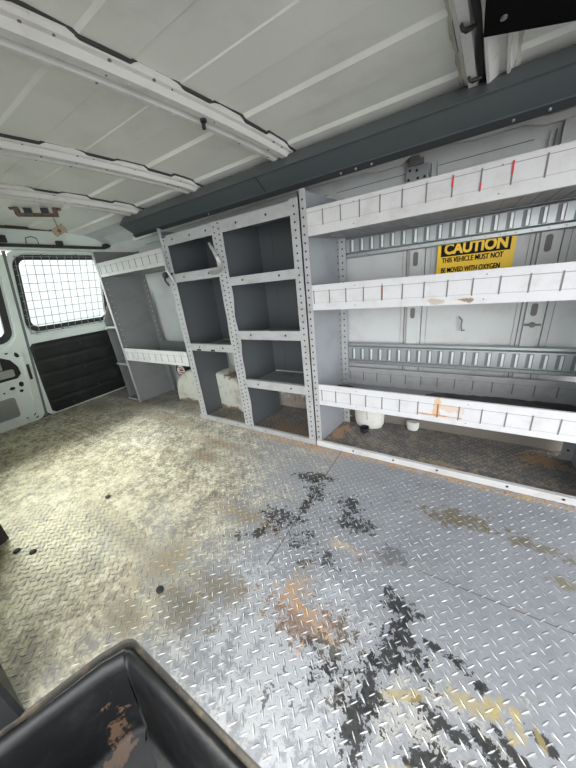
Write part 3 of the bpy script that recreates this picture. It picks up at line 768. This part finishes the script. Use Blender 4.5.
# ---- bin unit (middle): two columns
bins = thing('bin_unit', 'tall grey steel unit of seven open bins in two columns', 'bin unit', (-1.05, 1.28, 0))
BL_, BM_, BR_ = -1.490, -1.056, -.599
end_panel(bins, BL_ + .008, .002, 1.17, 'panel_shaded'); end_panel(bins, BM_, .002, 1.15, 'panel_shaded', name='divider'); end_panel(bins, BR_ - .003, .002, 1.17, 'panel_shaded', lean=0)
mb = MB(); post(mb, BL_, BL_ + .052, YF - .003, 0, 1.135, .029, 1); mb.box(BL_ - .006, BL_ + .012, YF - .006, YF + .004, .90, 1.185); mb.build('post', ['grey', 'hole'], bins)
mb = MB(); post(mb, BM_ - .034, BM_ + .034, YF - .004, 0, 1.145, .0245, 2, wob=.010); mb.build('post', ['grey', 'hole'], bins)
mb = MB(); post(mb, BR_ - .040, BR_, YF - .004, 0, 1.150, .029, 1); mb.build('post', ['grey', 'hole'], bins)
# top panel and back
mb = MB(); mb.box(BL_ + .01, BR_ - .006, YF + .002, YB, 1.143, 1.146); mb.build('top_panel', 'panel', bins)
mb = MB(); mb.prism([(-.006, 1.08), (-.006, 1.19), (.20, 1.155), (.20, 1.147)], lambda p, t: (t, YF + p[0], p[1]), BL_ - .006, BL_ - .002); mb.build('top_gusset', 'panel', bins)
mb = MB(); mb.box(BL_ + .046, BM_ + .034, YB - .006, YB - .003, .50, 1.143); mb.build('back_panel', 'panel_shaded', bins)
mb = MB(); mb.box(BM_ + .039, BR_ - .005, YB - .006, YB - .003, .30, 1.143); mb.build('back_panel', 'panel_shaded', bins)
mb = MB()
for x in (BM_ + .062, BM_ + .092):
    for k in range(26): mb.disc((x, YB - .0065, .34 + .031 * k), 1, .004, .0016, 7, 1)
mb.box(BM_ + .040, BM_ + .125, YB - .0085, YB - .006, .30, 1.14); mb.build('back_post', ['panel_shaded', 'hole'], bins)
def bin_shelf(x0, x1, z0, z1, rails=True, dirty=False):
    s = deck(bins, x0 - .02, x1 + .02, z0 + .004, 'deck_bin')
    s.data.update()
    mb = MB(); mb.box(x0, x1, YF - .002, YF + .0015, z0, z1); mb.box(x0, x1, YF - .002, YF + .02, z1 - .002, z1); mb.box(x0, x1, YF - .002, YF + .02, z0 - .002, z0)
    for f in (.22, .78): mb.disc((x0 + f * (x1 - x0), YF - .0025, (z0 + z1) / 2), 1, .0055, .0016, 8, 1)
    if dirty:
        for x in (-1.37, -1.25): mb.box(x - .018, x + .018, YF - .0026, YF - .0018, z0 - .001, z0 + .010, 1)
    mb.build('front_lip', ['grey', 'hole'], s, .0008)
XLa, XLb, XRa, XRb = BL_ + .052, BM_ - .030, BM_ + .030, BR_ - .040
bin_shelf(XLa, XLb, .900, .945); bin_shelf(XLa, XLb, .493, .536, dirty=True)
bin_shelf(XRa, XRb, .850, .890); bin_shelf(XRa, XRb, .571, .616); bin_shelf(XRa, XRb, .288, .335)
mb = MB()
mb.box(BL_ + .05, XRb, YF - .002, YF + .0015, 1.092, 1.142); mb.box(BL_ + .05, XRb, YF - .002, YF + .02, 1.140, 1.1425)
for x in (-1.39, -1.25, -1.13, -.93, -.76): mb.disc((x, YF - .0025, 1.118), 1, .0055, .0016, 8, 1)
mb.build('top_rail', ['grey', 'hole'], bins, .0008)
mb = MB(); mb.prism([(YF - .013, .001), (YF - .013, .028), (YF + .006, .028), (YF + .006, .001)], lambda p, t: (t, p[0], p[1]), BL_ - .01, BR_ + .002)
for x in (-1.33, -1.15, -.93, -.75): mb.disc((x, YF - .0133, .016), 1, .004, .0016, 8, 1)
mb.build('kick_rail', ['grey', 'hole'], bins, .002)
# bent metal strip peeled off the middle post
mb = MB()
cen = [(-1.096, 1.105, 1.058), (-1.080, 1.098, 1.037), (-1.062, 1.094, 1.014), (-1.047, 1.092, .986), (-1.037, 1.096, .960), (-1.041, 1.104, .943), (-1.060, 1.112, .930), (-1.100, 1.120, .920), (-1.148, 1.126, .921)]
wd = [.0015, .004, .0055, .0065, .007, .007, .0075, .0085, .0085]
rings = []
for i, (c_, ww) in enumerate(zip(cen, wd)):
    a = Vector(cen[min(i + 1, len(cen) - 1)]) - Vector(cen[max(i - 1, 0)]); nrm = Vector((a.z, 0, -a.x)).normalized(); c_ = Vector(c_)
    rings.append([tuple(c_ - nrm * ww + Vector((0, .006, 0))), tuple(c_ + nrm * ww + Vector((0, -.004, 0))), tuple(c_ + nrm * ww + Vector((0, -.001, 0))), tuple(c_ - nrm * ww + Vector((0, .009, 0)))])
mb.loft(rings, True, (True, True)); o = mb.build('bent_strip', 'bronze', bins); o['label'] = 'bent grey metal strip'
# bolt and clip on the left post
mb = MB(); mb.disc((-1.505, 1.122, .945), 1, .017, .02, 10); mb.tube([(-1.505, 1.115, .94), (-1.495, 1.105, .915), (-1.478, 1.103, .898), (-1.472, 1.108, .885)], .006, 6)
mb.tube([(-1.50, 1.115, .942), (-1.46, 1.118, .938), (-1.435, 1.12, .95)], .005, 6)
o = mb.build('clip', 'rubber', bins); o['label'] = 'dark bent clip'
mb = MB(); mb.tube([(-1.475, 1.124, 1.06), (-1.470, 1.116, 1.0), (-1.462, 1.110, .965), (-1.452, 1.118, .93), (-1.448, 1.128, .90)], [.004, .007, .008, .007, .004], 6); mb.build('torn_edge', 'bronze', bins)

# ---- rear shelf unit
rs = thing('shelf_unit', 'rear dark grey shelf unit with two slotted lips beside the rear door', 'shelf unit', (-1.88, 1.28, 0))
RX0, RX1 = -2.268, -1.500
mb = MB(); mb.prism([(RX0 + .0048, YF + .002), (RX0 + .0072, YF + .002), (RX0 + .0442, YB), (RX0 + .0418, YB)], lambda p, t: (p[0], p[1], t), .002, 1.17)
for z in [.40 + .043 * k for k in range(15)]:
    mb.disc((RX0 + .0110, YF + .030, z), 0, .0036, .0020, 7, 1)
mb.build('end_panel', ['panel_rear', 'lip'], rs)
mb = MB(); mb.box(RX0, RX0 + .022, YF - .003, YF + .002, 0, 1.172)
mb.build('post', ['grey', 'hole'], rs)
mb = MB(); mb.box(RX0 + .044, RX0 + .105, YB - .004, YB, .002, 1.17)
for z in [.40 + .040 * k for k in range(18)]: mb.disc((RX0 + .082, YB - .0045, z), 1, .0048, .0012, 7, 1)
mb.build('post', ['panel_rear', 'lip'], rs)
s = deck(rs, RX0 + .01, RX1 - .004, 1.006, 'deck'); slot_lip(s, RX0 + .022, RX1 - .004, 1.002, 1.090, 'lip', (1.022, 1.066), RX0 + .05)
mb = MB(); mb.box(RX0 + .01, RX1 - .004, YB - .006, YB - .003, 1.0, 1.085); mb.build('back_lip', 'panel_rear', s)
s = deck(rs, RX0 + .01, RX1 - .004, .386, 'deck'); slot_lip(s, RX0 + .022, RX1 - .004, .380, .472, 'lip', (.400, .446), RX0 + .05)
mb = MB(); mb.box(RX0 + .01, RX1 - .004, YB - .006, YB - .003, .384, .47); mb.build('back_lip', 'panel_rear', s)

# ---- narrow end rack
wg = thing('end_rack', 'narrow dark end rack with three small shelves between rear door and shelving', 'rack', (-2.34, 1.28, 0))
WX = -2.425
mb = MB(); mb.prism([(YF + .01, .002), (YF + .01, .70), (YF + .10, .86), (YB - .04, .92), (YB - .04, .002)], lambda p, t: (t, p[0], p[1]), WX - .0015, WX + .0015); mb.build('side_panel', 'panel_rear', wg)
mb = MB(); mb.box(WX, RX0 - .002, YB - .05, YB - .047, .002, .92); mb.build('back_panel', 'panel_rear', wg)
for z in (.03, .345, .645):
    mb = MB(); mb.box(WX + .002, RX0 - .002, YF, YB - .05, z - .003, z); mb.box(WX + .002, RX0 - .002, YF - .004, YF, z - .012, z + .002, 1); mb.build('shelf', ['panel_rear', 'grey'], wg)

# ------------------------------------------------------------------ caution sign
sg = thing('caution_sign', 'yellow and black caution sign stuck to the white wall', 'sign', (.02, 1.455, .70))
YS = 1.452
mb = MB(); mb.box(-.111, .152, YS, YS + .0025, .70, .938); mb.build('board', 'yellow', sg)
mb = MB(); mb.box(-.098, .137, YS - .0008, YS, .870, .930); mb.build('header_bar', 'ink', sg)
def lettering(txt, x0, x1, zb, hgt, m_, parent, bold=.02, wide=0):
    cu = bpy.data.curves.new('lettering', 'FONT'); cu.body = txt; cu.size = 1; cu.offset = bold; cu.extrude = .01
    tmp = bpy.data.objects.new('lettering_source', cu); COL.objects.link(tmp)
    bpy.context.view_layer.update()
    me = bpy.data.meshes.new_from_object(tmp.evaluated_get(bpy.context.evaluated_depsgraph_get()))
    bpy.data.objects.remove(tmp)
    vx = [v.co.x for v in me.vertices]; vy = [v.co.y for v in me.vertices]
    mx0, mx1, my0, my1 = min(vx), max(vx), min(vy), max(vy)
    for v in me.vertices:
        v.co = Vector((x0 + (v.co.x - mx0) / (mx1 - mx0) * (x1 - x0), YS - .0012 - v.co.z * .03, zb + (v.co.y - my0) / (my1 - my0) * hgt))
    if wide:                                   # heavier strokes: the same outlines repeated a hair to either side
        bm = bmesh.new(); bm.from_mesh(me)
        for dx, dz in ((-wide, 0), (wide, 0), (0, -wide * .6), (0, wide * .6)):
            g = bmesh.ops.duplicate(bm, geom=list(bm.verts)[:len(me.vertices)] + list(bm.edges)[:len(me.edges)] + list(bm.faces)[:len(me.polygons)])
            for e in g['geom']:
                if isinstance(e, bmesh.types.BMVert): e.co += Vector((dx, -abs(dx) * .02 - dz * .01, dz))
        bm.to_mesh(me); bm.free()
    me.materials.clear(); me.materials.append(M[m_])
    o = bpy.data.objects.new('lettering', me); COL.objects.link(o); o.parent = parent; o.matrix_parent_inverse = Matrix.Translation(-parent.location)
    return o
lettering('CAUTION', -.086, .128, .877, .044, 'yellow', sg, .045)
lettering('THIS VEHICLE MUST NOT', -.092, .118, .8455, .0200, 'ink', sg, .006, .0006)
lettering('BE MOVED WITH OXYGEN', -.092, .112, .806, .0200, 'ink', sg, .006, .0006)

# ------------------------------------------------------------------ dome light remains on the roof
dl = thing('light_bracket', 'rusty bare light bracket on the roof near the rear doors', 'bracket', (-2.07, .82, 1.365))
mb = MB()
for t0 in (0,):
    A = Vector((-2.135, .745, 1.362)); B = Vector((-2.05, .915, 1.362)); d = (B - A).normalized(); nn = Vector((-d.y, d.x, 0))
    def P3(u, v, z): return tuple(A + d * u + nn * v + Vector((0, 0, z)))
    L = (B - A).length
    def bar(u0, u1, v0, v1, z0, z1): mb.add([P3(u, v, z) for u in (u0, u1) for v in (v0, v1) for z in (z0, z1)], [(0, 1, 3, 2), (4, 6, 7, 5), (0, 4, 5, 1), (2, 3, 7, 6), (0, 2, 6, 4), (1, 5, 7, 3)])
    bar(0, L, -.026, -.020, -.036, -.026); bar(0, L, .020, .026, -.036, -.026); bar(0, .022, -.026, .026, -.036, .002); bar(L - .022, L, -.026, .026, -.036, .002); bar(-.02, 0, -.014, .014, -.006, .003); bar(L, L + .02, -.014, .014, -.006, .003)
mb.build('frame', 'rust', dl, .003)
for u_ in (.040, L - .075):
    mb = MB(); bar(u_, u_ + .035, -.012, .012, -.034, .002); mb.build('lamp_socket', 'rubber', dl)
lp = thing('light_plate', 'small rusty plate hanging by a wire from the rear roof', 'plate', (-2.33, 1.03, 1.30))
mb = MB(); c0 = Vector((-2.36, 1.025, 1.310)); u = Vector((.72, .58, .38)).normalized(); v = Vector((-.05, .50, -.86)); v = (v - u * v.dot(u)).normalized()
q = [c0 + u * a + v * b2 for a, b2 in ((-.042, -.022), (.042, -.022), (.042, .022), (-.042, .022))]
q2 = [p + Vector((0, 0, .004)) for p in q]
mb.add([tuple(p) for p in q + q2], [(0, 1, 2, 3), (7, 6, 5, 4), (0, 4, 5, 1), (1, 5, 6, 2), (2, 6, 7, 3), (3, 7, 4, 0)]); mb.build('plate', 'rust_pale', lp)
mb = MB(); nn_ = u.cross(v)
mb.tube([tuple(c0 - nn_ * .004), tuple(c0 + nn_ * .008)], .011, 10); mb.build('terminal', 'rust', lp)
mb = MB(); mb.tube([(-2.22, .955, 1.364), (-2.27, .98, 1.345), (-2.33, 1.01, 1.318)], .0022, 5); mb.build('wire', 'rubber', lp)

# ------------------------------------------------------------------ rust flakes on the floor, uncountable
mb = MB()
def flake(x, y, r):
    n = random.randint(4, 6); a0 = random.random() * 6
    ring = [(x + r * random.uniform(.5, 1.2) * math.cos(a0 + 2 * PI * k / n), y + r * random.uniform(.4, 1) * math.sin(a0 + 2 * PI * k / n), .0022 + random.random() * .002) for k in range(n)]
    mb.add(ring + [(p[0], p[1], .0002) for p in ring], [tuple(range(n))] + [(i, (i + 1) % n, n + (i + 1) % n, n + i) for i in range(n)])
for _ in range(220): flake(random.uniform(-1.4, .42), 1.118 - abs(random.gauss(0, .016)), random.uniform(.0015, .0045))
o = mb.build('debris', 'flake'); tag(o, 'tan rust flakes scattered on the floor along the foot of the shelving', 'debris', kind='stuff')

# ------------------------------------------------------------------ light
W = bpy.data.worlds.new('overcast_sky'); S.world = W; W.use_nodes = True
nt = W.node_tree; bg = nt.nodes['Background']
tc = nm(nt, 'ShaderNodeTexCoord'); sp = nm(nt, 'ShaderNodeSeparateXYZ'); nt.links.new(tc.outputs['Generated'], sp.inputs[0])
f = ramp(nt, sp.outputs[2], -.30, .05)
f2 = ramp(nt, sp.outputs[2], .10, .60)
c = mixc(nt, f, (.42, .41, .39), (1.12, 1.18, 1.19))
c = mixc(nt, f2, c, (.95, 1.0, 1.06))
# cloud cover is brightest in front of the open side and again beyond the rear corner
def glow(c, d, lo, k, col):
    vd = nm(nt, 'ShaderNodeVectorMath', operation='DOT_PRODUCT'); nt.links.new(tc.outputs['Generated'], vd.inputs[0])
    vd.inputs[1].default_value = Vector(d).normalized()
    g = mathn(nt, 'MULTIPLY', ramp(nt, vd.outputs['Value'], lo, 1.0), k)
    ad = nm(nt, 'ShaderNodeVectorMath', operation='SCALE'); ad.inputs[0].default_value = col; nt.links.new(g, ad.inputs['Scale'])
    a2 = nm(nt, 'ShaderNodeVectorMath', operation='ADD'); nt.links.new(c, a2.inputs[0]); nt.links.new(ad.outputs[0], a2.inputs[1])
    return a2.outputs[0]
c = glow(c, (.66, -.68, .26), .62, 4.6, (1, 1, 1))
c = glow(c, (-.76, -.10, .64), .74, 34.0, (1, .98, .90))
nt.links.new(c, bg.inputs[0]); bg.inputs[1].default_value = 1.0

# ------------------------------------------------------------------ camera
cam = bpy.data.cameras.new('camera'); co = bpy.data.objects.new('camera', cam); COL.objects.link(co)
cam.sensor_fit = 'VERTICAL'; cam.sensor_height = 36; cam.lens = 274.5743 / 768 * 36; cam.clip_start = .01
yaw, pitch, roll = -.5784, -.362, -.1094
R_, U_, F_ = Vector((0.85347113, 0.51103896, -0.10210878)), Vector((-0.10101394, 0.35444152, 0.92960604)), Vector((-0.5112565, 0.78307751, -0.35412767))
mw = Matrix.Identity(4)
for i in range(3): mw[i][0] = R_[i]; mw[i][1] = U_[i]; mw[i][2] = -F_[i]
mw[2][3] = .849
co.matrix_world = mw
S.camera = co
S.view_settings.view_transform = 'Standard'; S.view_settings.look = 'None'; S.view_settings.gamma = 1; S.view_settings.use_curve_mapping = False
S.view_settings.exposure = 0.24
